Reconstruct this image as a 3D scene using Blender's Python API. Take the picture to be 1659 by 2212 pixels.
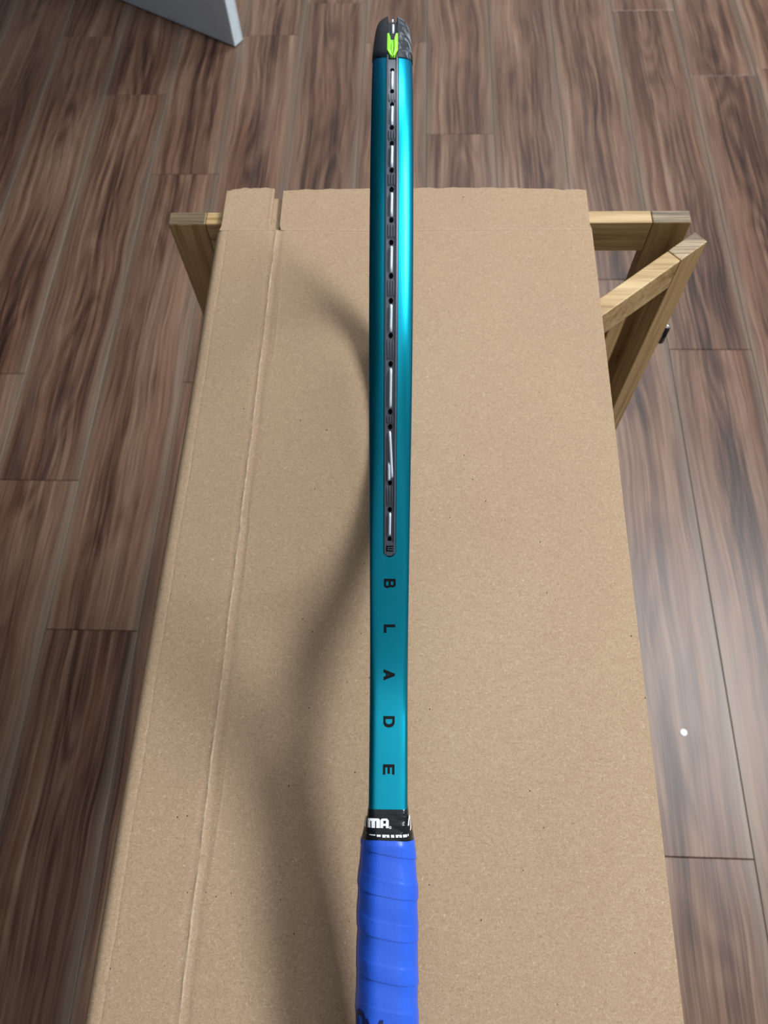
import bpy, bmesh, math, random
from mathutils import Matrix, Vector
for o in list(bpy.data.objects): bpy.data.objects.remove(o)
S = bpy.context.scene
C = S.collection
random.seed(7)
PI = math.pi
CAM_H = 1.31

# ------------------------------------------------------------------ camera
cam = bpy.data.objects.new('camera', bpy.data.cameras.new('camera')); C.objects.link(cam)
cd = cam.data; cd.sensor_fit = 'HORIZONTAL'; cd.sensor_width = 36; cd.lens = 36 * 1581.3 / 1659
cd.clip_start = .02
rt, up, bk = (.99908711, .02877536, -.0315741), (-.01265883, .9053291, .42452205), (.04080073, -.42373481, .9048669)
cam.matrix_world = Matrix(((rt[0], up[0], bk[0], 0), (rt[1], up[1], bk[1], 0), (rt[2], up[2], bk[2], CAM_H), (0, 0, 0, 1)))
cd.dof.use_dof = True; cd.dof.focus_distance = .46; cd.dof.aperture_fstop = 17
S.camera = cam
# ------------------------------------------------------------------ world, lights, exposure
w = bpy.data.worlds.new('world'); S.world = w; w.use_nodes = True
w.node_tree.nodes['Background'].inputs[0].default_value = (.86, .95, 1.0, 1)
w.node_tree.nodes['Background'].inputs[1].default_value = .30

def area(name, loc, target, sx, sy, power, col):
    l = bpy.data.lights.new(name, 'AREA'); l.shape = 'RECTANGLE'; l.size = sx; l.size_y = sy; l.energy = power; l.color = col
    o = bpy.data.objects.new(name, l); C.objects.link(o); o.location = loc
    o.rotation_euler = (Vector(target) - Vector(loc)).to_track_quat('-Z', 'Y').to_euler()
    return o
area('ceiling_or_fill_light', (1.46, .80, 2.74), (.1, .3, .6), 1.6, .8, 124, (.95, .985, 1))
area('ceiling_or_fill_light', (.6, 2.9, 2.74), (.6, 2.8, 0), 1.2, .5, 52, (.92, .97, 1))
area('ceiling_or_fill_light', (.40, -.35, 2.76), (.4, -.34, .6), 1.9, 2.4, 12, (.95, .985, 1))  # added fill lamp, no known fixture; brightens the racket shaft
S.view_settings.view_transform = 'Standard'; S.view_settings.look = 'None'
S.view_settings.exposure = .04; S.view_settings.gamma = 1; S.view_settings.use_curve_mapping = False

# ------------------------------------------------------------------ helpers
def tag(o, label=None, cat=None, group=None, kind=None):
    if label: o['label'] = label
    if cat: o['category'] = cat
    if group: o['group'] = group
    if kind: o['kind'] = kind
    return o
def link(name, me, mat=None, parent=None, smooth=None):
    o = bpy.data.objects.new(name, me); C.objects.link(o)
    if mat is not None and not me.materials:
        for m in (mat if isinstance(mat, (list, tuple)) else [mat]): me.materials.append(m)
    if parent is not None: o.parent = parent
    return o
def mesh(name, V, F, mat, parent=None, smooth=False, angle=None):
    me = bpy.data.meshes.new(name); me.from_pydata([tuple(v) for v in V], [], F); me.update()
    bm = bmesh.new(); bm.from_mesh(me); bmesh.ops.remove_doubles(bm, verts=bm.verts, dist=1e-7)
    bmesh.ops.recalc_face_normals(bm, faces=bm.faces)
    if smooth:
        for f in bm.faces: f.smooth = True
        if angle:
            for e in bm.edges:
                if len(e.link_faces) == 2 and e.calc_face_angle(0) > angle: e.smooth = False
    bm.to_mesh(me); bm.free()
    return link(name, me, mat, parent)
def empty(name, loc=(0, 0, 0)):
    o = bpy.data.objects.new(name, None); C.objects.link(o); o.location = loc; o.empty_display_size = .05
    return o
def box_bm(x0, y0, z0, x1, y1, z1, bev=0, seg=2):
    bm = bmesh.new(); bmesh.ops.create_cube(bm, size=1)
    for v in bm.verts:
        v.co = ((x0 + x1) / 2 + v.co.x * (x1 - x0), (y0 + y1) / 2 + v.co.y * (y1 - y0), (z0 + z1) / 2 + v.co.z * (z1 - z0))
    if bev: bmesh.ops.bevel(bm, geom=bm.edges[:], offset=bev, segments=seg, affect='EDGES', profile=.5)
    return bm
def bm_obj(name, bm, mat, parent=None, smooth=False, xf=None):
    if xf is not None: bmesh.ops.transform(bm, matrix=xf, verts=bm.verts)
    bmesh.ops.recalc_face_normals(bm, faces=bm.faces)
    for f in bm.faces: f.smooth = smooth
    me = bpy.data.meshes.new(name); bm.to_mesh(me); bm.free()
    return link(name, me, mat, parent)

# ------------------------------------------------------------------ material helper
class NT:
    def __init__(s, name, rough=.5, metal=0, col=(.5, .5, .5), spec=.5):
        s.m = bpy.data.materials.new(name); s.m.use_nodes = True; s.t = s.m.node_tree
        s.b = s.t.nodes['Principled BSDF']
        s.b.inputs['Base Color'].default_value = (*col, 1); s.b.inputs['Roughness'].default_value = rough
        s.b.inputs['Metallic'].default_value = metal; s.b.inputs['Specular IOR Level'].default_value = spec
    def n(s, typ, ins=None, **kw):
        nd = s.t.nodes.new(typ)
        for k, v in kw.items(): setattr(nd, k, v)
        for k, v in (ins or {}).items():
            if hasattr(v, 'is_output') or isinstance(v, bpy.types.NodeSocket): s.t.links.new(v, nd.inputs[k])
            else: nd.inputs[k].default_value = v
        return nd
    def coord(s, kind='Object'): return s.n('ShaderNodeTexCoord').outputs[kind]
    def map(s, v, scale=(1, 1, 1), loc=(0, 0, 0)): return s.n('ShaderNodeMapping', {'Vector': v, 'Scale': scale, 'Location': loc}).outputs[0]
    def noise(s, v, scale=5, detail=3, rough=.5, dist=0, out='Fac'):
        return s.n('ShaderNodeTexNoise', {'Vector': v, 'Scale': scale, 'Detail': detail, 'Roughness': rough, 'Distortion': dist}).outputs[0 if out == 'Fac' else 1]
    def math(s, op, a, b=0, c=0, clamp=False): 
        nd = s.n('ShaderNodeMath', {0: a, 1: b, 2: c}, operation=op); nd.use_clamp = clamp; return nd.outputs[0]
    def ramp(s, f, stops, interp='LINEAR'):
        nd = s.n('ShaderNodeValToRGB', {0: f}); r = nd.color_ramp; r.interpolation = interp
        while len(r.elements) < len(stops): r.elements.new(.5)
        for e, (p, c) in zip(r.elements, stops):
            e.position = p; e.color = (*c, 1) if isinstance(c, (tuple, list)) else (c, c, c, 1)
        return nd.outputs[0]
    def mix(s, f, a, b, mode='MIX'):
        nd = s.n('ShaderNodeMix', data_type='RGBA', blend_type=mode)
        for i, v in ((0, f), (6, a), (7, b)):
            if isinstance(v, bpy.types.NodeSocket): s.t.links.new(v, nd.inputs[i])
            else: nd.inputs[i].default_value = v if not isinstance(v, tuple) else (*v, 1)
        return nd.outputs[2]
    def bump(s, h, strength=.3, dist=.001):
        s.t.links.new(s.n('ShaderNodeBump', {'Height': h, 'Strength': strength, 'Distance': dist}).outputs[0], s.b.inputs['Normal'])
    def base(s, c): s.t.links.new(c, s.b.inputs['Base Color'])
    def rough(s, c): s.t.links.new(c, s.b.inputs['Roughness'])

def plain(name, col, rough=.5, metal=0, spec=.5, bump=None):
    a = NT(name, rough, metal, col, spec)
    c = a.coord(); f = a.noise(c, 60, 4)
    a.base(a.mix(f, tuple(x * .9 for x in col), tuple(min(1, x * 1.1) for x in col)))
    if bump: a.bump(a.noise(c, bump[0], 3), bump[1], bump[2])
    return a.m

# floor planks: dark walnut vinyl
def floor_mat():
    a = NT('walnut_plank', .42, 0, spec=.5)
    oc = a.coord(); rnd = a.n('ShaderNodeObjectInfo').outputs['Random']
    off = a.n('ShaderNodeCombineXYZ', {0: a.math('MULTIPLY', rnd, 3.7), 1: a.math('MULTIPLY', rnd, 91.3), 2: a.math('MULTIPLY', rnd, 17.1)}).outputs[0]
    v = a.n('ShaderNodeVectorMath', {0: oc, 1: off}, operation='ADD').outputs[0]
    # gentle sideways drift of the grain
    dr = a.math('MULTIPLY', a.math('SUBTRACT', a.noise(a.map(v, (4, 2.2, 1)), 1, 2), .5), .045)
    sp = a.n('ShaderNodeSeparateXYZ', {0: v}).outputs
    gx = a.math('ADD', sp[0], dr)
    g = a.n('ShaderNodeCombineXYZ', {0: gx, 1: sp[1], 2: sp[2]}).outputs[0]
    fine = a.noise(a.map(g, (360, 5, 1)), 1, 4, .65)
    mid = a.noise(a.map(g, (62, 1.3, 1)), 1, 4, .6)
    wide = a.noise(a.map(g, (16, .8, 1)), 1, 3, .55)
    blot = a.noise(a.map(v, (9, 2.6, 1)), 1, 3, .55)
    # cathedral figure: contour lines of a stretched noise, strongest mid-plank
    hgt = a.noise(a.map(v, (11, 1.9, 1)), 1, 1.2, .45)
    rings = a.math('SINE', a.math('MULTIPLY', hgt, 66))
    rings = a.math('MULTIPLY_ADD', rings, .5, .5)
    ox = a.n('ShaderNodeSeparateXYZ', {0: oc}).outputs[0]
    ctr = a.math('SUBTRACT', 1, a.math('MULTIPLY', a.math('ABSOLUTE', ox), 14), clamp=True)
    rmask = a.math('MULTIPLY', a.math('MULTIPLY', ctr, a.math('MULTIPLY_ADD', blot, 4.2, -1.55, True)), 1.25, clamp=True)
    t = a.math('ADD', a.math('MULTIPLY', mid, .64), a.math('MULTIPLY', wide, .50))
    t = a.math('ADD', t, a.math('MULTIPLY', a.math('SUBTRACT', fine, .5), .62))
    t = a.math('SUBTRACT', t, a.math('MULTIPLY', a.math('MULTIPLY', rings, rmask), .12))
    t = a.math('SUBTRACT', t, a.math('MULTIPLY', rmask, .06))
    t = a.math('ADD', t, a.math('MULTIPLY', a.math('SUBTRACT', rnd, .5), .035))
    col = a.ramp(t, [(.31, (.030, .013, .009)), (.44, (.080, .038, .026)), (.53, (.140, .073, .048)), (.63, (.205, .118, .078)), (.78, (.31, .20, .138))])
    # warm and cool streaks
    hue = a.noise(a.map(g, (30, .9, 3), (5, 3, 1)), 1, 2, .5)
    col = a.mix(a.math('MULTIPLY_ADD', hue, 3.6, -1.95, True), col, a.mix(.55, col, (.21, .10, .055)))
    col = a.mix(a.math('MULTIPLY_ADD', hue, -3.6, 1.45, True), col, a.mix(.45, col, (.105, .085, .075)))
    # pale sapwood band along the plank edges
    ed = a.math('MULTIPLY_ADD', a.math('ADD', a.math('MULTIPLY', a.math('ADD', ox, a.math('MULTIPLY', dr, .25)), 12.0), a.math('MULTIPLY', wide, .30)), 3.2, -2.95, True)
    ed2 = a.math('MULTIPLY_ADD', a.math('ADD', a.math('MULTIPLY', a.math('SUBTRACT', a.math('MULTIPLY', dr, .25), ox), 12.0), a.math('MULTIPLY', wide, .30)), 3.0, -3.0, True)
    edm = a.math('MULTIPLY', a.math('MAXIMUM', ed, ed2), .62)
    col = a.mix(edm, col, a.mix(a.math('MULTIPLY', fine, .7), (.22, .185, .145), (.13, .10, .08)))
    rim_glint = a.math('GREATER_THAN', a.math('ABSOLUTE', ox), PW / 2 - .0016)  # bevel reflection painted in as a paler line along the long edges
    col = a.mix(a.math('MULTIPLY', rim_glint, .28), col, (.30, .25, .20))
    a.base(col)
    a.rough(a.math('MULTIPLY_ADD', fine, .15, .31))
    a.bump(fine, .25, .0006)
    return a.m

def kraft_mat():
    a = NT('kraft_board', .92, 0, spec=.12)
    c = a.coord()
    big = a.noise(a.map(c, (9, 5, 9)), 1, 3, .6)
    mid = a.noise(c, 230, 3, .7)
    fib = a.noise(a.map(c, (1300, 480, 900)), 1, 4, .8, 1.5)
    fib2 = a.noise(a.map(c, (480, 1300, 900), (3, 7, 2)), 1, 3, .75, 1.5)
    f = a.math('ADD', a.math('MULTIPLY', fib, .5), a.math('MULTIPLY', fib2, .5))
    col = a.ramp(f, [(.33, (.175, .112, .068)), (.47, (.385, .268, .172)), (.55, (.458, .330, .217)), (.68, (.66, .52, .385))])
    col = a.mix(a.math('MULTIPLY_ADD', mid, 2.2, -.75, True), a.mix(.25, col, (.30, .195, .115)), col)
    col = a.mix(a.math('MULTIPLY_ADD', big, 2.4, -.8, True), a.mix(.16, col, (.31, .20, .14)), a.mix(.12, col, (.52, .40, .26)))
    # pale curly fibres
    cv = a.noise(c, 170, 1, .5, out='Color')
    wv = a.n('ShaderNodeVectorMath', {0: c, 1: a.n('ShaderNodeVectorMath', {0: cv, 'Scale': .012}, operation='SCALE').outputs[0]}, operation='ADD').outputs[0]
    def hair(sc, loc, thr):
        vo = a.n('ShaderNodeTexVoronoi', {'Vector': a.map(wv, sc, loc), 'Scale': 1.0}, feature='F1')
        rare = a.math('GREATER_THAN', a.n('ShaderNodeSeparateColor', {0: vo.outputs['Color']}).outputs[0], thr)
        return a.math('MULTIPLY', a.math('MULTIPLY_ADD', vo.outputs['Distance'], -12, 1.9, True), rare)
    h = a.math('MAXIMUM', hair((620, 130, 300), (0, 0, 0), .66), hair((140, 600, 300), (.3, .7, 0), .70))
    col = a.mix(a.math('MULTIPLY', h, .5), col, (.66, .54, .38))
    # dark bark specks
    vo = a.n('ShaderNodeTexVoronoi', {'Vector': a.map(c, (120, 95, 120), (.2, .1, .4)), 'Scale': 1.0}, feature='F1')
    sc = a.n('ShaderNodeSeparateColor', {0: vo.outputs['Color']}).outputs
    size = a.math('MULTIPLY_ADD', sc[1], .05, .02)
    sm = a.math('MULTIPLY', a.math('LESS_THAN', vo.outputs['Distance'], size), a.math('GREATER_THAN', sc[0], .45))
    col = a.mix(a.math('MULTIPLY', sm, .85), col, (.06, .04, .028))
    # scuffed pale fibres along the long crease and the end score line
    xyz = a.n('ShaderNodeSeparateXYZ', {0: c}).outputs
    wx = a.math('MULTIPLY', a.math('SUBTRACT', a.noise(a.map(c, (0, 140, 0)), 1, 2), .5), .0016)
    l1 = a.math('MULTIPLY_ADD', a.math('ABSOLUTE', a.math('SUBTRACT', a.math('SUBTRACT', xyz[0], -.1346), wx)), -900, 1.0, True)
    l3 = a.math('MULTIPLY', a.math('MULTIPLY_ADD', a.math('ABSOLUTE', a.math('SUBTRACT', a.math('SUBTRACT', xyz[0], -.1815), wx)), -900, .8, True), .35)
    l2 = a.math('MULTIPLY_ADD', a.math('ABSOLUTE', a.math('SUBTRACT', a.math('ADD', xyz[1], .2), .5372)), -900, .8, True)
    ln = a.math('MULTIPLY', a.math('MAXIMUM', a.math('MAXIMUM', l1, l3), a.math('MULTIPLY', l2, .5)), a.math('MULTIPLY_ADD', mid, 2.4, -.6, True))
    col = a.mix(a.math('MULTIPLY', ln, .6), col, (.66, .54, .40))
    a.base(col)
    y = xyz[1]
    flute = a.math('SINE', a.math('ADD', a.math('MULTIPLY', y, 2 * PI / .0034), a.math('MULTIPLY', mid, 1.2)))
    hh = a.math('ADD', a.math('MULTIPLY', flute, .05), a.math('MULTIPLY', f, .45))
    hh = a.math('ADD', hh, a.math('MULTIPLY', mid, .12))
    a.bump(hh, .35, .0006)
    return a.m

def oak_mat(name, along='x', tint=(1, 1, 1), dark=False):
    a = NT(name, .46, 0, spec=.4)
    c = a.coord(); rnd = a.n('ShaderNodeObjectInfo').outputs['Random']
    v = a.n('ShaderNodeVectorMath', {0: c, 1: a.n('ShaderNodeCombineXYZ', {0: rnd, 1: rnd, 2: rnd}).outputs[0]}, operation='ADD').outputs[0]
    st = {'x': (6, 150, 150), 'z': (150, 150, 6), 'y': (150, 6, 150)}[along]
    g = a.noise(a.map(v, st), 1, 4, .6, .4)
    g2 = a.noise(a.map(v, tuple(q * .22 for q in st)), 1, 3, .55)
    g3 = a.noise(a.map(v, tuple(q * 4 for q in st)), 1, 2, .5)
    t = a.math('ADD', a.math('MULTIPLY', g, .45), a.math('ADD', a.math('MULTIPLY', g2, .35), a.math('MULTIPLY', g3, .2)))
    if dark: st_ = [(.36, (.05, .036, .024)), (.5, (.19, .135, .08)), (.6, (.42, .31, .18))]
    else: st_ = [(.36, (.19, .105, .040)), (.46, (.36, .23, .095)), (.56, (.50, .345, .165)), (.68, (.62, .46, .25))]
    a.base(a.ramp(t, [(p, tuple(x * y for x, y in zip(q, tint))) for p, q in st_]))
    a.bump(g3, .2, .0004)
    return a.m

PW = .1765
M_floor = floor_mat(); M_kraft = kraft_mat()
M_rail = oak_mat('honey_oak_along', 'x'); M_stile = oak_mat('honey_oak_upright', 'z', (.80, .76, .70)); M_end = oak_mat('oak_end_grain', 'x', dark=True)
M_sub = plain('dark_underlay', (.02, .016, .014), .9)

# ------------------------------------------------------------------ floor
floor = bm_obj('floor', box_bm(-2.62, -1.6, -.03, 2.62, 4.2, -.0045), M_sub); tag(floor, kind='structure')
PW = .1765; X0 = .020; PL = 1.2
row_end = {-6: 2.127, -5: 1.87, -4: 1.56, -3: .92, -2: 2.267, -1: 2.08, 0: 1.70, 1: 1.30, 2: 1.21, 3: 2.21, 4: 1.92, -7: .94 + .35, 5: .75, 6: 1.5, 7: .3}
row_end[2] = .010 + PL; row_end[-5] = .676; row_end[-6] = .94
row_end[-5] = 1.87; row_end[3] = 1.013
row_end[3] = 2.21
pk = {}
def plank_mesh(L):
    k = round(L, 3)
    if k not in pk:
        bm = box_bm(-PW / 2 + .0004, -L / 2 + .0004, -.0045, PW / 2 - .0004, L / 2 - .0004, 0)
        ed = [e for e in bm.edges if all(v.co.z > -.001 for v in e.verts)]
        bmesh.ops.bevel(bm, geom=ed, offset=.0011, segments=1, affect='EDGES')
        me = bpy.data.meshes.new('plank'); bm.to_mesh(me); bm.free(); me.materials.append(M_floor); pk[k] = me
    return pk[k]
for k in range(-15, 15):
    e0 = row_end.get(k, random.uniform(.2, 1.3))
    cuts = sorted({e0 + j * PL for j in range(-4, 4)})
    extra = {-5: .676}.get(k)
    cuts = [c for c in cuts if -1.5 < c < 4.0]
    if k == -5: cuts = [-.52, .676, 1.87, 3.07]
    if k == -6: cuts = [-.26, .94, 2.127, 3.33]
    if k == 3: cuts = [-.19, 1.013, 2.21, 3.41]
    if k == -4: cuts = [-.837, .363, 1.56, 2.76]
    if k == 2: cuts = [-1.19, .010, 1.21, 2.41]
    ys = [-1.59] + [c for c in cuts if c > -1.5] + [4.19]
    for y0, y1 in zip(ys[:-1], ys[1:]):
        if y1 - y0 < .05: continue
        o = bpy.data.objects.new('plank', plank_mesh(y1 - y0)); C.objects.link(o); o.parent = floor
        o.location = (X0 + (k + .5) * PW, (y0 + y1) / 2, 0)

# ------------------------------------------------------------------ unseen room shell, added for the racket and floor to reflect
def wall(name, a, b, mat): tag(bm_obj(name, box_bm(*a, *b), mat), kind='structure')
M_wall = plain('painted_wall', (.60, .60, .58), .8); M_dk = plain('unseen_dark_wall', (.045, .05, .06), .8); M_mid = plain('grey_wall', (.40, .41, .42), .8)
wall('wall_left', (-2.7, -1.6, -.03), (-2.6, 4.2, 2.8), M_dk)  # kept dark so the racket's left facets reflect dark
wall('wall_right', (2.6, -1.6, -.03), (2.7, 4.2, 2.8), M_wall)
wall('wall_back', (-2.7, 4.2, -.03), (2.7, 4.3, 2.8), M_wall)
wall('wall_front', (-2.7, -1.7, -.03), (2.7, -1.6, 2.8), M_mid)
wall('ceiling', (-2.7, -1.7, 2.8), (2.7, 4.3, 2.9), plain('grey_ceiling', (.26, .28, .30), .9))  # tone lowered to dim reflections on the racket's left side

# ------------------------------------------------------------------ upright white panel, top left
a = NT('white_laminate', .45); a.base(a.mix(a.noise(a.coord(), 8, 2), (.58, .67, .76), (.63, .72, .81))); M_white = a.m
M_edge = plain('white_edge_band', (.74, .85, .97), .4)
pd, pn = Vector((-.853, .522, 0)), Vector((.522, .853, 0))
pm = Matrix(((pd.x, pn.x, 0, -.524), (pd.y, pn.y, 0, 2.064), (0, 0, 1, .004), (0, 0, 0, 1)))
panel = empty('upright_panel', (-.524, 2.064, 0))
tag(panel, 'white slab panel standing upright on the wood floor at the top left corner', 'panel')
inv = Matrix.Translation((.524, -2.064, 0))
bm_obj('slab', box_bm(.0015, 0, 0, .80, .037, 1.9, .0012), M_white, panel, xf=inv @ pm)
eb = bm_obj('edge_band', box_bm(0, .001, 0, .0015, .0315, 1.9, .0004), M_edge, panel, xf=inv @ pm); eb['label'] = 'bright white edge strip of the panel'
bm_obj('edge_trim', box_bm(0, .0325, 0, .0015, .0365, 1.9, .0004), M_edge, panel, xf=inv @ pm)

# ------------------------------------------------------------------ folding wooden gate carrying the carton
ZT = CAM_H - .5228
gate = empty('folding_gate', (.26, .548, 0))
tag(gate, 'folding honey oak gate of two hinged frames standing under the cardboard', 'gate')
gi = Matrix.Translation((-.26, -.548, 0))
SW, TH, L2 = .0365, .0158, .5055
def stile_bm():
    bm = box_bm(0, 0, .0, SW, TH, ZT, .0011)
    return bm
def gate_panel(xf):
    xf = gi @ xf
    for x in (0, L2 - SW):
        bm = stile_bm(); bmesh.ops.translate(bm, vec=(x, 0, 0), verts=bm.verts)
        o = bm_obj('stile', bm, [M_stile, M_end], gate, xf=xf)
        for p in o.data.polygons:
            if p.normal.z > .6 and p.center.z > ZT - .003: p.material_index = 1
    for z0, z1 in ((ZT - .0365, ZT - .0002), (.075, .115)):
        bm_obj('rail', box_bm(SW + .0003, 0, z0, L2 - SW - .0003, TH, z1, .0011), M_rail, gate, xf=xf)
    n = 5; gap = (L2 - 2 * SW - n * .024) / (n + 1)
    for i in range(n):
        x = SW + gap + i * (gap + .024)
        bm_obj('slat', box_bm(x, .003, .113, x + .024, TH - .003, ZT - .035, .001), M_stile, gate, xf=xf)
gate_panel(Matrix.Translation((-.2445, .5535, 0)))
ang = math.atan2(-.640, -.768)
d2 = Vector((math.cos(ang), math.sin(ang), 0)); n2 = Vector((-d2.y, d2.x, 0))   # n2 points to the camera-right side
cx, cy = .262, .5415     # back outer corner
# local x along d2, local y along +n2
gate_panel(Matrix(((d2.x, n2.x, 0, cx), (d2.y, n2.y, 0, cy), (0, 0, 1, 0), (0, 0, 0, 1))) @ Matrix.Translation((0, 0, 0)))
M_blk = plain('black_metal', (.012, .013, .016), .3, .6); M_steel = plain('bright_steel', (.75, .77, .8), .2, 1)
def cyl(name, p0, p1, r, mat, parent, seg=20, caps=True, bev=0):
    p0, p1 = Vector(p0), Vector(p1); bm = bmesh.new()
    bmesh.ops.create_cone(bm, cap_ends=caps, segments=seg, radius1=r, radius2=r, depth=(p1 - p0).length)
    if bev: bmesh.ops.bevel(bm, geom=[e for e in bm.edges if abs(e.verts[0].co.z - e.verts[1].co.z) < 1e-6], offset=bev, segments=2, affect='EDGES')
    q = (p1 - p0).to_track_quat('Z', 'Y').to_matrix().to_4x4()
    return bm_obj(name, bm, mat, parent, True, Matrix.Translation((p0 + p1) / 2) @ q)
hx, hy = .2815, .5465
g0 = Vector((-.26, -.548, 0))
hinge = cyl('hinge', Vector((hx, hy, CAM_H - .692)) + g0, Vector((hx, hy, CAM_H - .667)) + g0, .0042, M_blk, gate, bev=.0006)
hinge['label'] = 'black hinge barrel on the outer stile'
cyl('hinge_pin', (0, 0, 0), (0, 0, .0035), .0032, M_steel, hinge, bev=.001).location = Vector((hx, hy, CAM_H - .667)) + g0
bm = box_bm(-.0125, -.0012, -.0125, 0, .0012, .0125, .0003)
bmesh.ops.scale(bm, vec=(1, 1, .5), verts=bm.verts)
lf = bm_obj('hinge_leaf', bm, M_blk, hinge); lf.location = Vector((hx, hy, CAM_H - .6795)) + g0; lf.rotation_euler = (0, 0, math.atan2(.0160, .0120) + 0.0)

# ------------------------------------------------------------------ flattened carton
ZB = CAM_H - .515
XL, XC, XR, YS, YF = -.1925, -.1345, .1635, .5365, .5875
YN = -.19
carton = empty('flattened_carton', (0, .2, ZB - .006))
tag(carton, 'flattened brown cardboard carton lying on the wooden gate under the racket', 'cardboard box')
ci = Vector((0, -.2, -(ZB - .006)))
def wob(y, s): return .0003 * math.sin(y * 61 + s) + .0002 * math.sin(y * 137 + 2 * s) + .0002 * math.sin(y * 390 + s)
def sheet(name, xs, ys, zf, yf=None, th=.0028, xf=None):
    V = []; F = []; nx, ny = len(xs), len(ys)
    for top in (1, 0):
        for j, y in enumerate(ys):
            for i, x in enumerate(xs):
                X = xf(x, y) if xf else x; Y = yf(x, y) if yf else y
                z = zf(x, y)
                if not top: z -= th
                V.append(Vector((X, Y, z)) + ci)
    N = nx * ny
    for j in range(ny - 1):
        for i in range(nx - 1):
            q = j * nx + i; F.append((q, q + 1, q + nx + 1, q + nx)); F.append((N + q, N + q + nx, N + q + nx + 1, N + q + 1))
    for i in range(nx - 1):
        F.append((i, N + i, N + i + 1, i + 1)); q = (ny - 1) * nx + i; F.append((q, q + 1, N + q + 1, N + q))
    for j in range(ny - 1):
        q = j * nx; F.append((q, q + nx, N + q + nx, N + q)); q = j * nx + nx - 1; F.append((q, N + q, N + q + nx, q + nx))
    return mesh(name, V, F, M_kraft, carton, True, .7)
def lin(a, b, n): return [a + (b - a) * i / (n - 1) for i in range(n)]
def crease(x, y):
    c = XC + wob(y, 1.3); d = x - c
    z = .00050 * math.exp(-(d / .0009) ** 2) * (1 + .5 * math.sin(y * 230)) - .00045 * math.exp(-((d - .0042) / .0024) ** 2) - .0002 * math.exp(-((d + .0035) / .0018) ** 2)
    z += .00022 * math.exp(-((d - .0085 - .002 * math.sin(y * 19)) / .0009) ** 2) * max(0, math.sin(y * 31 + 1))
    return z
def yscore(y, a):
    d = y - a; return .00015 * math.exp(-((d - .0012) / .0006) ** 2) - .0002 * math.exp(-((d + .0004) / .0011) ** 2)
def ztop(x, y):
    z = ZB + crease(x, y) + yscore(y, YS - .001)
    dl = x - XL
    if dl < .007: z -= .0044 * (1 - dl / .007) ** 2.2
    z += -.0003 * math.exp(-((x - XL - .011 - wob(y, 4)) / .0008) ** 2)
    z += .0004 * math.sin(x * 23 + y * 9) + .0003 * math.sin(y * 17 - x * 31)
    return z
ysm = sorted(set([round(v, 5) for v in lin(YN, YS, 240)] + [round(v, 5) for v in lin(YS - .006, YS, 14)]))
xl = lin(XL, XL + .007, 10) + lin(XL + .0085, XL + .015, 12) + lin(XL + .02, XC - .009, 6) + lin(XC - .008, XC, 20)
xr = lin(XC, XC + .013, 30) + lin(XC + .02, XR, 14)
def skew(x, y): return x + (YS - y) * (.0055 if x > 0 else 0) * 1.0 * (-1 if x > .1 else 0)
sheet('side_panel', xl, ysm, ztop)
sheet('main_panel', xr, ysm, ztop, xf=skew)
# end flaps beyond the score line
def edge_j(x): return .0005 * math.sin(x * 210) + .0004 * math.sin(x * 517 + 1) + .0002 * math.sin(x * 1500)
def flap(name, x0, x1, xa, xb, yt, lift=0):
    # x0..x1 at the score, xa..xb at the free edge
    ys = lin(YS, YF, 22)
    def X(x, y):
        t = (x - x0) / (x1 - x0); k = min(1, (y - YS) / .006)
        a_ = x0 + (xa - x0) * k; b_ = x1 + (xb - x1) * k
        return a_ + (b_ - a_) * t
    def Y(x, y):
        k = (y - YS) / (YF - YS); return YS + (yt(x) + edge_j(x) - YS) * k
    def Z(x, y):
        X_ = X(x, y)
        z = ZB + yscore(y, YS - .001) + lift * (y - YS) / (YF - YS)
        z += .0004 * math.sin(X_ * 23 + y * 9) + .0003 * math.sin(y * 17 - X_ * 31)
        dc = X_ - (XC - .008); z += .0005 * math.exp(-(dc / .0007) ** 2) * (x0 < XC)
        return z
    return sheet(name, lin(x0, x1, 40), ys, Z, Y, xf=X)
flap('end_flap', XL + .003, XC, -.1880, -.1410, lambda x: .5885 + .003 * math.sin((x + .19) / .055 * 2.6), .001)
flap('end_flap', XC + .0045, XR, -.1318, .1622, lambda x: .5865 + .0042 * math.sin(max(0, (x + .134) / .297) ** .8 * PI) , .0015)
# lower ply of the flattened carton, seen through the slot between the flaps
zl = ZB - .0048
V = []; 
def ply(name, x0, y0, x1, y1, dz=0):
    bm = box_bm(x0, y0, zl - .0026 + dz, x1, y1, zl + .0004 + dz, .0004); bmesh.ops.translate(bm, vec=ci, verts=bm.verts)
    return bm_obj(name, bm, M_kraft, carton)
ply('lower_panel', XL + .009, YN, XR - .0035, YS + .002, .0)
ply('lower_flap', XL + .008, YS + .002, XR - .004, .5835)

# ------------------------------------------------------------------ tennis racket
A_, B_ = .1785, .1315
beta = math.radians(12)
def P3(y, z): return Vector((-.0202 * y + .0269 * z, y, z))
e3 = P3(-math.cos(beta), -math.sin(beta)).normalized()
n3 = P3(-math.sin(beta), math.cos(beta)); n3 = (n3 - e3 * n3.dot(e3)).normalized()
w3 = n3.cross(e3)
o3 = P3(.50859, -.34302) + Vector((0, 0, CAM_H))
racket = empty('tennis_racket')
racket.matrix_world = Matrix(((e3.x, w3.x, n3.x, o3.x), (e3.y, w3.y, n3.y, o3.y), (e3.z, w3.z, n3.z, o3.z), (0, 0, 0, 1)))
tag(racket, 'teal tennis racket with blue overgrip standing on its edge on the cardboard', 'tennis racket')
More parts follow.
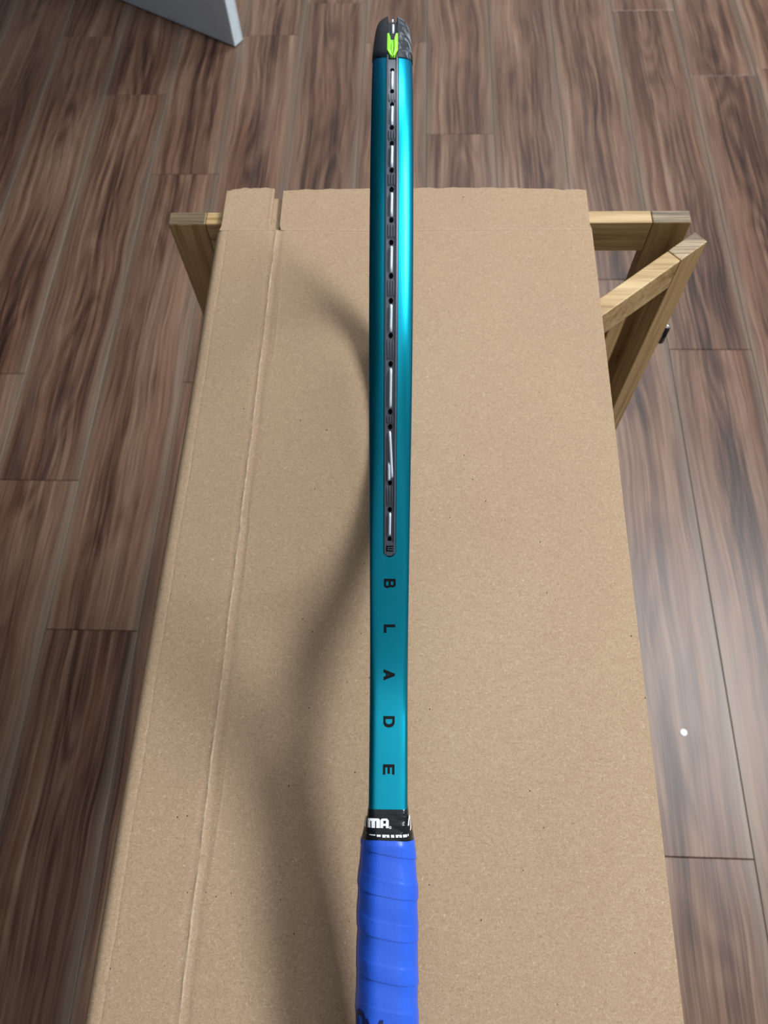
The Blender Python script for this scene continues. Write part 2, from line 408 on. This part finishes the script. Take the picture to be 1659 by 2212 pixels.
# local frame: x = towards the butt, y = across the beam (image right), z = towards the upper side of the hoop
def outl(t):
    tj, te = .262, .445
    if t < tj: return B_ * math.sqrt(max(0, 1 - ((t - A_) / A_) ** 2))
    if t > te: return .0165 - (.0007) * min(1, (t - te) / .03)
    vj = B_ * math.sqrt(1 - ((tj - A_) / A_) ** 2); sj = -(B_ / A_) ** 2 * (tj - A_) / vj
    h = (t - tj) / (te - tj); L = te - tj
    return (2*h**3 - 3*h*h + 1) * vj + (h**3 - 2*h*h + h) * L * sj + (-2*h**3 + 3*h*h) * .0165 + (h**3 - h*h) * L * -.04
TT = []
thm = math.acos(1 - .262 / A_)
for i in range(600):
    th = thm * i / 599; TT.append((A_ * (1 - math.cos(th)), B_ * math.sin(th)))
for i in range(1, 700):
    t = .262 + (.53 - .262) * i / 699; TT.append((t, outl(t)))
SS = [0]
for p, q in zip(TT[:-1], TT[1:]): SS.append(SS[-1] + math.hypot(q[0] - p[0], q[1] - p[1]))
import bisect
def path(s):
    """position, outward normal, tangent of the outer line at signed arclength s from the tip"""
    sg = -1 if s < 0 else 1; a = min(abs(s), SS[-1] - 1e-6)
    def at(a):
        i = min(max(bisect.bisect(SS, a) - 1, 0), len(SS) - 2); k = (a - SS[i]) / (SS[i + 1] - SS[i])
        return TT[i][0] + (TT[i + 1][0] - TT[i][0]) * k, TT[i][1] + (TT[i + 1][1] - TT[i][1]) * k
    x, z = at(a)
    if a < .002: tx, tz = a / .1, 1.0
    else:
        x2, z2 = at(min(a + .0015, SS[-1] - 1e-6)); x1, z1 = at(a - .0015); tx, tz = x2 - x1, z2 - z1
    l = math.hypot(tx, tz); tx /= l; tz /= l
    nx, nz = -tz, tx
    return Vector((x, 0, sg * z)), Vector((nx, 0, sg * nz)), Vector((tx, 0, sg * tz))
HW = .01075
def sm(a, b, x):
    t = min(1, max(0, (x - a) / (b - a))); return t * t * (3 - 2 * t)
def expo(a): return 2.25 - .15 * (1 - sm(.12, .19, a)) + 3.6 * sm(.375, .475, a)
def tipw(a): return 1 - .10 * (1 - sm(.095, .175, a))
def thick(a): return .012 + .0045 * (1 - sm(.12, .19, a)) + .0042 * sm(.45, .54, a)
GW = .0034
SEND = .4477
def groove(a):
    if a >= SEND: return .0004, 0
    d = SEND - a
    g = GW if d > GW else math.sqrt(max(1e-8, GW ** 2 - (GW - d) ** 2))
    return max(g, .0004), .0022
def rout(wv, T, n, hw):  # outer profile height (<=0) at |w|
    u = min(1, abs(wv) / hw); return -T / 2 * (1 - (1 - u ** n) ** (1 / n))
K = 13
def section(a, hw=HW, off=0, gr=None, T=None, n=None):
    T = T or thick(a); n = n or expo(a)
    g, dp = groove(a) if gr is None else gr
    pts = []
    # outer side, from w=+hw to -hw
    u = min(1, g / hw); phg = math.acos(min(1, u ** (n / 2)))
    side = []
    for i in range(K):
        ph = phg * (i / (K - 1))
        c, s_ = math.cos(ph) ** (2 / n) if ph < PI / 2 else 0, math.sin(ph) ** (2 / n) if ph > 0 else 0
        side.append((hw * c, -T / 2 + T / 2 * s_))
    zo = side[-1][1]
    gv = [(g - .00012, zo - min(dp, .0002)), (g - .0002, zo - dp), (0, zo - dp)]
    right = side + gv
    pts = right + [(-x, z) for x, z in reversed(right[:-1])]
    # inner side
    m = 2 * K - 3
    for i in range(1, m):
        ph = PI * i / m
        c = math.cos(ph); c = math.copysign(abs(c) ** (2 / max(n, 2.2)), c); s_ = math.sin(ph) ** (2 / max(n, 2.2))
        pts.append((-hw * c, -T / 2 - T / 2 * s_))
    return pts
def loft(rings, closed_path=False, caps=True):
    V = []; F = []; m = len(rings[0])
    for r in rings: V += r
    n = len(rings)
    for j in range(n if closed_path else n - 1):
        for i in range(m):
            a, b = j * m + i, j * m + (i + 1) % m; c, d = ((j + 1) % n) * m + (i + 1) % m, ((j + 1) % n) * m + i
            F.append((a, b, c, d))
    if caps and not closed_path:
        F.append(tuple(range(m))[::-1]); F.append(tuple((n - 1) * m + i for i in range(m)))
    return V, F
ss = [i * .0025 for i in range(1, 242)] + [SEND - d for d in (.0001, .0003, .0006, .001, .0015, .002, .0026, .0033)] + [SEND + .0001, SEND + .0006]
ss = sorted(set(round(s, 6) for s in ss if s < .606))
full = [-s for s in reversed(ss)] + [0] + ss
rings = []
for s in full:
    p, nn, tt = path(s); sec = section(abs(s), hw=HW * tipw(abs(s)))
    rings.append([p + nn * z + Vector((0, x, 0)) for x, z in sec])
Vf, Ff = loft(rings)
# throat bridge closing the hoop
rg = []
th0 = math.acos(1 - .275 / A_)
for i in range(49):
    th = th0 + (2 * PI - 2 * th0) * i / 48
    p = Vector((A_ * (1 - math.cos(th)), 0, B_ * math.sin(th))); nn = Vector((-math.cos(th) / A_, 0, math.sin(th) / B_)).normalized()
    q = sm(0, .3, min(i, 48 - i) / 48)
    rg.append([p - nn * .0015 + nn * z + Vector((0, x, 0)) for x, z in section(.2, hw=HW * (.80 + .02 * q), gr=(.0004, 0), T=.0105, n=2.6)])
V2, F2 = loft(rg)
k0 = len(Vf); Vf += V2; Ff += [tuple(i + k0 for i in f) for f in F2]

a = NT('teal_satin_paint', .36, 1.0)
fl = a.noise(a.coord(), 5200, 2, .5)
col = a.mix(fl, (.000, .325, .48), (.008, .45, .62))
scr = a.n('ShaderNodeTexVoronoi', {'Vector': a.map(a.coord(), (55, 260, 120)), 'Scale': 1.0}, feature='F1')
srare = a.math('MULTIPLY', a.math('LESS_THAN', scr.outputs['Distance'], .10), a.math('GREATER_THAN', a.n('ShaderNodeSeparateColor', {0: scr.outputs['Color']}).outputs[0], .93))
col = a.mix(a.math('MULTIPLY', srare, .5), col, (.25, .55, .6))
a.base(col); a.b.inputs['Specular Tint'].default_value = (.02, .10, .80, 1)
a.b.inputs['Coat Weight'].default_value = .25; a.b.inputs['Coat Roughness'].default_value = .28
a.bump(a.noise(a.coord(), 2600, 2), .08, .0003)
M_teal = a.m
frame = mesh('frame', Vf, Ff, M_teal, racket, True, .9)

M_strip = plain('charcoal_nylon', (.062, .078, .105), .36, 0, .7)
M_hole = plain('black_hole_plastic', (.001, .001, .0015), .9, 0, .05)
M_string = plain('white_string', (.58, .66, .76), .3, 0, .6)
def surf(s, wv, h):
    p, nn, tt = path(s); return p + nn * h + Vector((0, wv, 0))
# grommet strips lying in the groove, upper side and lower side of the hoop
def prof_strip(a):
    g, d = groove(a); g = max(.0003, g - .00025); zo = rout(g, thick(a), expo(a), HW)
    k = min(1, g / .0025); c = .0019 * k
    return [(-g, zo - .0016), (-g, zo - .0001), (-g + .0003 * k, zo + .0001), (-c - .0003 * k, zo + .0001), (-c, zo - .0009), (c, zo - .0009), (c + .0003 * k, zo + .0001), (g - .0003 * k, zo + .0001), (g, zo - .0001), (g, zo - .0016)]
def strip(sgn, s0):
    sl = [s0 + i * (SEND - .0035 - s0) / 130 for i in range(131)] + [SEND - d for d in (.0029, .0023, .0017, .0012, .0008, .0005)]
    rr = [[surf(sgn * s, x, z) for x, z in prof_strip(s)] for s in sl]
    V, F = loft(rr); return mesh('grommet_strip', V, F, M_strip, racket, True, .6)
st_up = strip(1, .160); st_dn = strip(-1, .160)
# end plug pad with the small emblem
def patch(name, cells, mapf, mat, parent, cs, label=None):
    V = []; F = []; idx = {}
    def vid(i, j):
        if (i, j) not in idx: idx[(i, j)] = len(V); V.append(mapf(i * cs, j * cs))
        return idx[(i, j)]
    for i, j in cells: F.append((vid(i, j), vid(i + 1, j), vid(i + 1, j + 1), vid(i, j + 1)))
    me = bpy.data.meshes.new(name); me.from_pydata([tuple(v) for v in V], [], F); me.update()
    o = link(name, me, mat, parent)
    if label: o['label'] = label
    return o
def raster(inside, W, H, cs):
    return [(i, j) for i in range(-1, int(W / cs) + 2) for j in range(-1, int(H / cs) + 2) if inside((i + .5) * cs / W, (j + .5) * cs / H)]
for sgn, stp in ((1, st_up), (-1, st_dn)):
    zo = rout(.002, thick(.44), expo(.44), HW)
    rr = [[surf(sgn * s, x * k, z) for x, z in ((-.0021, zo - .0012), (-.0021, zo - .00005), (.0021, zo - .00005), (.0021, zo - .0012))]
          for s, k in ((.4385, .9), (.4392, 1), (.4450, 1), (.4462, .85), (.4470, .5))]
    V, F = loft(rr); mesh('end_pad', V, F, M_strip, stp, True, .5)
def tube(name, pts, r, mat, parent, seg=10, label=None, me_only=False):
    rings = []; n = len(pts)
    for i, p in enumerate(pts):
        p = Vector(p); tdir = (Vector(pts[min(i + 1, n - 1)]) - Vector(pts[max(i - 1, 0)])).normalized()
        u = tdir.cross(Vector((0, 1, 0))); u = u if u.length > .1 else tdir.cross(Vector((1, 0, 0))); u.normalize(); v = tdir.cross(u)
        rings.append([p + (u * math.cos(2 * PI * k / seg) + v * math.sin(2 * PI * k / seg)) * r for k in range(seg)])
    V, F = loft(rings); o = mesh(name, V, F, mat, parent, True, .9)
    if label: o['label'] = label
    return o
holes = [.1817, .1969, .2087, .222, .234, .2474, .2602, .2739, .2874, .3015, .3156, .3299, .3457, .367, .3769, .4044, .4215, .4362]
def hz(a): return rout(.0015, thick(a), expo(a), HW)
def loop_string(sgn, a, b, wa=0, wb=0):
    h = hz((a + b) / 2); r = .00072; top = h - .0009 + r + .0001
    pts = []
    for k in range(15):
        u = k / 14; s = a + (b - a) * u
        dip = .0026 * (max(0, 1 - u / .12) ** 2 + max(0, 1 - (1 - u) / .12) ** 2)
        pts.append(surf(sgn * s, wa + (wb - wa) * u, top - dip))
    return tube('string_loop', pts, r, M_string, racket)
disc = None
for sgn, stp in ((1, st_up), (-1, st_dn)):
    for i, a_ in enumerate(holes):
        s = a_ + (.0011 if (i % 2) else -.0011)
        p, nn, tt = path(sgn * s); z = hz(a_) - .0009 + .00012
        V = []; 
        for k in range(16): V.append(surf(sgn * (s + .0014 * math.sin(2 * PI * k / 16)), .00105 * math.cos(2 * PI * k / 16), z))
        for k in range(16): V.append(surf(sgn * (s + .0014 * math.sin(2 * PI * k / 16)), .00105 * math.cos(2 * PI * k / 16), z - .0004))
        F = [tuple(range(16))] + [(k, (k + 1) % 16, 16 + (k + 1) % 16, 16 + k) for k in range(16)] + [tuple(range(31, 15, -1))]
        mesh('grommet_hole', V, F, M_hole, stp)
    pairs = list(zip(holes[0::2], holes[1::2])) if sgn > 0 else list(zip(holes[1::2], holes[2::2]))
    for a_, b_ in pairs:
        if sgn > 0 and abs(a_ - .3769) < 1e-6:
            loop_string(1, .3775, .4035, -.0003, .0011); loop_string(1, .3945, .4042, -.0006, -.0005)
        else: loop_string(sgn, a_ + .0006, b_ - .0006, *((0, 0) if sgn < 0 else (.0001, -.0001)))
    # raised ribs on the strip between one loop and the next
    gaps = list(zip(holes[1::2], holes[2::2])) if sgn > 0 else list(zip(holes[0::2], holes[1::2]))
    for a_, b_ in gaps:
        if b_ - a_ < .006: continue
        for wv in (-.0013, 0, .0013):
            z = hz((a_ + b_) / 2) - .0009
            ra = [[surf(sgn * (a_ + .0030 + (b_ - a_ - .0060) * u), wv + x, z + y_) for x, y_ in ((-.00038, -.0003), (-.00025, .0007 * kk), (.00025, .0007 * kk), (.00038, -.0003))] for u, kk in ((0, .1), (.12, 1), (.5, 1), (.88, 1), (1, .1))]
            V, F = loft(ra); mesh('rib', V, F, M_strip, stp, True, .6)
# emblem on the end plug (small three-stroke W turned on its side)
def in_w(x, y):
    return 0 <= x <= 1 and 0 <= y <= 1 and (x < .2 or x > .8 or (.4 < x < .6 and y > .3) or y < .2)
zo = rout(.002, thick(.443), expo(.443), HW)
cs = .0001
cells = raster(in_w, .0034, .0036, cs)
patch('emblem', cells, lambda x, y: surf(.4410 + x, -.0018 + y, zo + .00003), M_hole, racket, cs)

# bumper guard round the tip
a = NT('scuffed_bumper', .5, 0, spec=.22); c = a.coord()
n1 = a.noise(a.map(c, (60, 190, 130)), 1, 6, .75, .8); n2_ = a.noise(a.map(c, (900, 900, 900)), 1, 3, .7)
yy = a.n('ShaderNodeSeparateXYZ', {0: c}).outputs
wear = a.math('ADD', a.math('MULTIPLY', n1, 1.0), a.math('MULTIPLY', n2_, .22))
bias = a.math('MULTIPLY_ADD', yy[1], 14.0, 0)
bias = a.math('ADD', bias, a.math('MULTIPLY', yy[0], -1.6))
wm = a.math('MULTIPLY_ADD', a.math('ADD', wear, bias), 4.0, -2.25, True)
a.base(a.mix(wm, (.008, .013, .019), (.30, .34, .39))); a.rough(a.math('MULTIPLY_ADD', wm, .3, .42))
a.bump(wear, .3, .0004)
M_bump = a.m
BE = .1700
rings = []
nb = 97
for i in range(nb):
    s = -BE + 2 * BE * i / (nb - 1)
    T, n, hw = thick(abs(s)) + .0006, expo(abs(s)), (HW + .0003) * tipw(abs(s))
    outer = []
    sec = section(.1, hw=hw, gr=(.0029, .0030), T=T, n=n)[: 2 * (K + 3) - 1]
    ring = []
    tail = sm(.150, .170, abs(s))
    fin = 1 - .6 * sm(.1675, .170, abs(s))
    for x, z in sec:
        x2 = x
        sx = s + math.copysign(1, s) * tail * (.0012 * (x / hw) - .0060 * min(1, abs(x) / hw) ** 3)
        ring.append(surf(sx, x2, z + .0010 * fin))
    for x, z in reversed(section(.1, hw=(HW - .001) * tipw(abs(s)), gr=(.0027, .0034), T=.0120, n=n)[: 2 * (K + 3) - 1]):
        ring.append(surf(s, x, z - .0004))
    rings.append(ring)
V, F = loft(rings)
bump = mesh('bumper_guard', V, F, M_bump, racket, True, .8); bump['label'] = 'scuffed black bumper guard around the racket tip'
# lime insert, a channel-shaped clip with notched head and pointed tail
M_lime = NT('lime_plastic', .32, 0, (.30, .83, .035)).m
M_lime.node_tree.nodes['Principled BSDF'].inputs['Subsurface Weight'].default_value = .0
def lime(sgn):
    rr = []
    for s in [.1445 + i * .00082 for i in range(31)]:
        u = (s - .1445) / .0246
        hwid = .0029 if u < .82 else .0029 * (1 - .66 * ((u - .82) / .18))
        notch = .0022 * max(0, 1 - u / .22)
        wall = hz(.15) + .0012 - .0006 * sm(.8, 1, u); ch = hz(.15) - .0003 - notch * .8 
        k = hwid / .0029; c0 = .0009 * k + .0008 * max(0, 1 - u / .25)
        c0 = min(c0, hwid * .7)
        pr = [(-hwid, wall - .004), (-hwid, wall - .0002), (-hwid + .0003 * k, wall), (-c0 - .0002 * k, wall), (-c0, ch), (c0, ch), (c0 + .0002 * k, wall), (hwid - .0003 * k, wall), (hwid, wall - .0002), (hwid, wall - .004)]
        rr.append([surf(sgn * s, x, z) for x, z in pr])
    V, F = loft(rr); o = mesh('lime_insert', V, F, M_lime, racket, True, .6); o['label'] = 'lime green grommet insert set in the bumper guard'
lime(1)
tube('string_loop', [surf(s, .0003, h) for s, h in ((.1345, -.0040), (.1325, -.0022), (.130, -.0014), (.126, -.0010), (.121, -.0013), (.116, -.0026), (.112, -.0042))], .00085, M_string, racket)
tube('string_loop', [surf(s, .0, h) for s, h in ((.1690, -.0030), (.1655, -.0005), (.160, .0001), (.155, -.0001), (.151, -.0018))], .0007, M_lime, racket)
for s0, s1 in ((.075, .092), (.045, .060), (.015, .030), (-.012, .002)):
    tube('string_loop', [surf(s0 + (s1 - s0) * u, 0, -.0012 - .0016 * (2 * u - 1) ** 6) for u in lin(0, 1, 9)], .0007, M_string, racket)

# string bed
for k in range(8):
    v = .0062 + .0117 * k
    for sg in (1, -1):
        x = A_ * math.sqrt(1 - (v / (B_ - .004)) ** 2) if v < B_ - .004 else 0
        tube('main_string', [(A_ - x + .006, .0004, sg * v), (A_, .0004, sg * v), (A_ + x - .006, .0004, sg * v)], .00064, M_string, racket, 6)
for t in [.036, .049, .062, .0755, .089, .1025, .1161, .1308, .1425, .1556, .1676, .181, .1938, .2075, .2208, .2346, .2482, .2617, .2761, .2947, .3187]:
    v = B_ * math.sqrt(1 - ((t - A_) / A_) ** 2) - .006
    n = max(6, int(2 * v / .00585)); tube('cross_string', [(t, .0004 - (.0012 if (i // 2) % 2 else -.0008) * (i % 2), -v + 2 * v * i / n) for i in range(n + 1)], .00062, M_string, racket, 6)

# lettering on the shaft: raster glyphs mapped to the face
def rr_(x, y, x0, y0, x1, y1, r):
    dx = max(x0 + r - x, 0, x - (x1 - r)); dy = max(y0 + r - y, 0, y - (y1 - r))
    return x0 <= x <= x1 and y0 <= y <= y1 and dx * dx + dy * dy <= r * r
def gB(x, y): 
    if not (0 <= x <= 1 and 0 <= y <= 1): return False
    if x < .30: return True
    lo = rr_(x, y, -.6, 0, 1, .57, .28) and not rr_(x, y, -.6, .19, .74, .40, .1)
    hi = rr_(x, y, -.6, .42, .93, 1, .28) and not rr_(x, y, -.6, .59, .67, .81, .1)
    return lo or hi
def gL(x, y): return 0 <= x <= 1 and 0 <= y <= 1 and (x < .33 or y < .23)
def gA(x, y):
    if not (0 <= x <= 1 and 0 <= y <= 1): return False
    h = .5 - abs(x - .5); o = y < (h + .10) / .5 * .86 ; edge = .5 * y / 1.0
    left = edge * .80; 
    inn = abs(x - .5) < .5 - left - .005
    core = abs(x - .5) < .5 - left - .31
    return inn and (not core or .19 < y < .36)
def gD(x, y):
    if not (0 <= x <= 1 and 0 <= y <= 1): return False
    return x < .28 or (rr_(x, y, -.8, 0, 1, 1, .46) and not rr_(x, y, -.8, .21, .71, .79, .28))
def gE(x, y): return 0 <= x <= 1 and 0 <= y <= 1 and (x < .31 or y < .21 or y > .79 or (.395 < y < .605 and x < .92))
M_ink = plain('black_ink', (.004, .005, .007), .5, 0, .2)
cs = .00014
for g, s, W, nm in ((gB, .4634, .0056, 'B'), (gL, .4905, .0050, 'L'), (gA, .5175, .0066, 'A'), (gD, .5435, .0062, 'D'), (gE, .5689, .0055, 'E')):
    H = .0064
    def mp(x, y, s=s, W=W, H=H):
        wv = .0002 - H / 2 + y
        return surf(s - W / 2 + x, wv, rout(wv, thick(s), expo(s), HW) + .00006)
    o = patch('letter', raster(g, W, H, cs), mp, M_ink, racket, cs, 'black letter ' + nm + ' on the shaft')
    vs = [v.co.copy() for v in o.data.vertices]

# handle: rounded octagon sections
def oct_r(th, hw, hv, k=1.5, p=16):
    c, s_ = abs(math.cos(th)) / hw, abs(math.sin(th)) / hv
    return (c ** p + s_ ** p + ((c + s_) / k) ** p) ** (-1 / p)
def hsec(t):
    """half width, half height, corner constant"""
    q = sm(.4945, .513, t); q2 = sm(.511, .540, t)
    hw = .01100 + (.0138 - .01100) * q + (.0153 - .0138) * q2
    hv = .0163 + (.0160 - .0163) * q + .0004 * q2
    return hw, hv, 1.93 - .40 * q
def hpoint(t, th, off=0):
    hw, hv, k = hsec(t); r = oct_r(th, hw, hv, k) + off
    return Vector((t, r * math.cos(th), r * math.sin(th)))
a = NT('black_tape', .2, 0, spec=.35); c = a.coord()
wr = a.noise(a.map(c, (700, 90, 90)), 1, 2, .5, .5)
a.base(a.mix(a.noise(c, 300, 2), (.006, .008, .010), (.012, .015, .018))); a.bump(wr, .55, .0008)
M_tape = a.m
NJ = 72
rings = []
for i in range(24):
    u = i / 23; t = .4938 + (.5115 - .4938) * u
    off = .00035 - (.0003 if i == 0 else 0) + .0005 * sm(.4995, .5015, t) * (1 - 0) 
    rings.append([hpoint(t + .0009 * math.cos(2 * PI * j / NJ + 2.4) * u, 2 * PI * j / NJ, off + (.0003 * math.sin(9 * 2 * PI * j / NJ + 20 * u) * math.sin(PI * u) * (1 if 0 < j < NJ // 4 else .25))) for j in range(NJ)])
V, F = loft(rings); tape = mesh('finishing_tape', V, F, M_tape, racket, True, 1.0); tape['label'] = 'black finishing tape with white lettering'
# arclength parametrisation round the handle, u = 0 at the top face centre, positive to the right
def around(t, u, off):
    th = PI / 2; n = 40; du = u / n; 
    p = hpoint(t, th, off)
    for _ in range(n):
        r = math.hypot(p.y, p.z); th -= du / max(r, .005) * .97; p = hpoint(t, th, off)
    return p
def gm(x, y):
    if not rr_(x, y, 0, -.3, 1, 1, .16): return False
    return 0 <= y and (y > .72 or x < .28 or .38 < x < .64 or x > .74)
def gAA(x, y):
    return 0 <= y and rr_(x, y, 0, -.4, 1, 1, .30) and not rr_(x, y, .34, .48, .66, .78, .05) and not (.34 < x < .66 and y < .22)
def gG(x, y): return rr_(x, y, 0, 0, 1, 1, .25) and not rr_(x, y, .3, .25, .75, .76, .05) and not (x > .7 and .55 < y < .76)
M_print = plain('white_print', (.86, .89, .92), .4)
cs = .00022
def place(g, u0, t_base, W, H, nm):
    return patch('letter', raster(g, W, H, cs), lambda x, y: around(t_base - y, u0 + x, .0012), M_print, tape, cs, nm)
TB = .5030
place(gAA, -.0042, TB, .0046, .0048, 'white letter A on the tape')
place(gm, -.0117, TB, .0072, .0048, 'white letter M on the tape')
place(gm, -.0206, TB, .0072, .0048, 'white letter M on the tape')
place(gAA, -.0258, TB, .0046, .0048, 'white letter A on the tape')
place(gG, -.0310, TB, .0046, .0048, 'white letter G on the tape')
def ring_g(x, y):
    d = math.hypot(x - .5, y - .5); return .36 < d < .5 or (abs(x - .4) < .08 and abs(y - .5) < .22) or (abs(y - .55) < .08 and .4 < x < .62)
cs0 = cs; cs = .00012
patch('registered_mark', raster(ring_g, .0014, .0014, cs), lambda x, y: around(TB + .0004 - y, .0006 + x, .0012), M_print, tape, cs)
cs = .0002
def swirl(x, y):
    x2 = x - .28 * (y - .5)
    return rr_(x2, y, 0, 0, 1, 1, .35) and not rr_(x2, y, .3, -.2, .66, .74, .12) and not (x2 < .35 and y < .35) 
patch('emblem', raster(swirl, .0042, .0082, cs), lambda x, y: around(TB + .0018 - y, .0114 + x, .0012), M_print, tape, cs)
# clipped second line of print, cut off by the blue wrap
def seg(x0, x1, cut): 
    def f(x, y): return 0 <= y <= 1 and x0 + .15 * y * 0 <= x + .06 * y <= x1 and y > 1 - cut
    return f
u0s = [(-.0106, -.0066, .45), (-.0060, -.0038, .8), (-.0030, .0010, 1), (.0018, .0036, 1), (.0044, .0078, 1), (.0085, .0112, 1), (.0117, .0126, .8)]
for ua, ub, cut in u0s:
    W = ub - ua
    def f(x, y, cut=cut, n=W):
        if not (0 <= y <= 1 and 0 <= x - .1 * y * 0 <= 1): return False
        if n > .003 and abs(x - .5) < .07 and y < .55: return False
        return y > 1 - cut
    patch('letter', raster(f, W, .0015, .00018), lambda x, y, ua=ua: around(.5078 - y, ua + x - .15 * y, .0013), M_print, tape, .00018)

# blue overgrip wound in a helix
a = NT('blue_overgrip', .33, 0, spec=.5); c = a.coord()
a.base(a.mix(a.noise(c, 45, 4), (.016, .085, .58), (.028, .125, .70)))
a.b.inputs['Subsurface Weight'].default_value = .0
nn_ = a.math('ADD', a.math('MULTIPLY', a.noise(a.map(c, (260, 420, 260)), 1, 4, .6, 1.0), .8), a.math('MULTIPLY', a.noise(c, 2600, 2), .12))
a.bump(nn_, .22, .0007)
M_grip = a.m
PITCH, NR = .0204, 40
T0, T1 = .5092, .6800
dt = PITCH / NR; V = []; F = []
# seam positions: t_seam(th) ; j counts clockwise from the left side over the top to the right
def gpt(i, j):
    fr = i / NR - math.floor(i / NR)
    if i % NR == 0: fr = 0.0
    t = .4905 + i * dt + PITCH * (j / NJ)
    th = PI - 2 * PI * (j / NJ) + .25
    tc = min(max(t, T0), T1)
    # one turn of tape: thin just after the seam, thicker towards the next overlap
    off = .0007 + .00026 * sm(0.0, .95, fr) + .00003 * (math.exp(-((fr - .62) / .04) ** 2)) + .00012 * sm(.58, .64, fr)
    if fr > .985: off -= .0
    off *= sm(.5088, .5125, tc) * .9 + .1 + .25
    off += .00012 * math.sin(th * 3 + tc * 400) 
    p = hpoint(tc, th, off + .0003)
    return p
rows = int((T1 - .4905) / dt) + NR + 2
i0 = -NR
ids = {}
for i in range(i0, rows):
    fr0 = (i % NR == 0)
    for j in range(NJ + 1):
        ids[(i, j, 0)] = len(V); V.append(gpt(i, j))
        if fr0:   # upper lip of the seam: end of the previous turn
            ids[(i, j, 1)] = len(V)
            t = .4905 + i * dt + PITCH * (j / NJ); th = PI - 2 * PI * (j / NJ) + .25; tc = min(max(t - .00008, T0), T1)
            V.append(hpoint(tc, th, (.00105) * (sm(.5088, .5125, tc) * .9 + .1 + .25) + .00012 * math.sin(th * 3 + tc * 400) + .0003))
def ok(*p): return not all(abs(V[q].x - T0) < 1e-9 for q in p) and not all(abs(V[q].x - T1) < 1e-9 for q in p)
for i in range(i0, rows - 1):
    for j in range(NJ):
        n1_ = 1 if (i + 1) % NR == 0 else 0
        q = (ids[(i, j, 0)], ids[(i, j + 1, 0)], ids[(i + 1, j + 1, n1_)], ids[(i + 1, j, n1_)])
        if ok(*q): F.append(q)
        if n1_:
            q = (ids[(i + 1, j, 1)], ids[(i + 1, j + 1, 1)], ids[(i + 1, j + 1, 0)], ids[(i + 1, j, 0)])
            if ok(*q): F.append(q)
grip = mesh('overgrip', V, F, M_grip, racket, True, .45); grip['label'] = 'blue overgrip wound around the handle'
# dark print on the grip near the lower picture edge
M_navy = plain('navy_print', (.004, .010, .10), .45)
def gP(x, y): return rr_(x, y, 0, 0, 1, 1, .35) and not rr_(x, y, .24, .24, .76, .76, .2)
def gV(x, y): return 0 <= y <= 1 and (abs(x - (.5 + .5 * y)) < .13 or abs(x - (.5 - .5 * y)) < .13)
csn = .0003
patch('letter', raster(gP, .0085, .011, csn), lambda x, y: around(.6010 - 0 + .0000 - y + .002, -.0205 + x, .0019), M_navy, grip, csn, 'dark navy letter O printed on the grip')
patch('letter', raster(gV, .009, .009, csn), lambda x, y: around(.6030 - y + .0005, -.0115 + x, .0019), M_navy, grip, csn, 'dark navy letter V printed on the grip')
# butt cap
rings = []
for t, o in ((.676, .0006), (.679, .0014), (.682, .0026), (.686, .0034), (.6895, .0034), (.691, .0024)):
    rings.append([hpoint(.64, 2 * PI * j / NJ, o) + Vector((t - .64, 0, 0)) for j in range(NJ)])
V, F = loft(rings); mesh('butt_cap', V, F, plain('black_rubber', (.015, .015, .017), .5), racket, True, .7)

# ------------------------------------------------------------------ small white disc on the floor
bm = bmesh.new(); bmesh.ops.create_cone(bm, cap_ends=True, segments=28, radius1=.0062, radius2=.0058, depth=.0012)
d = bm_obj('paper_disc', bm, plain('white_paper', (.80, .84, .84), .6)); d.location = (.466, .204, .0007)
tag(d, 'tiny round white paper dot on the wood floor right of the cardboard', 'paper dot')
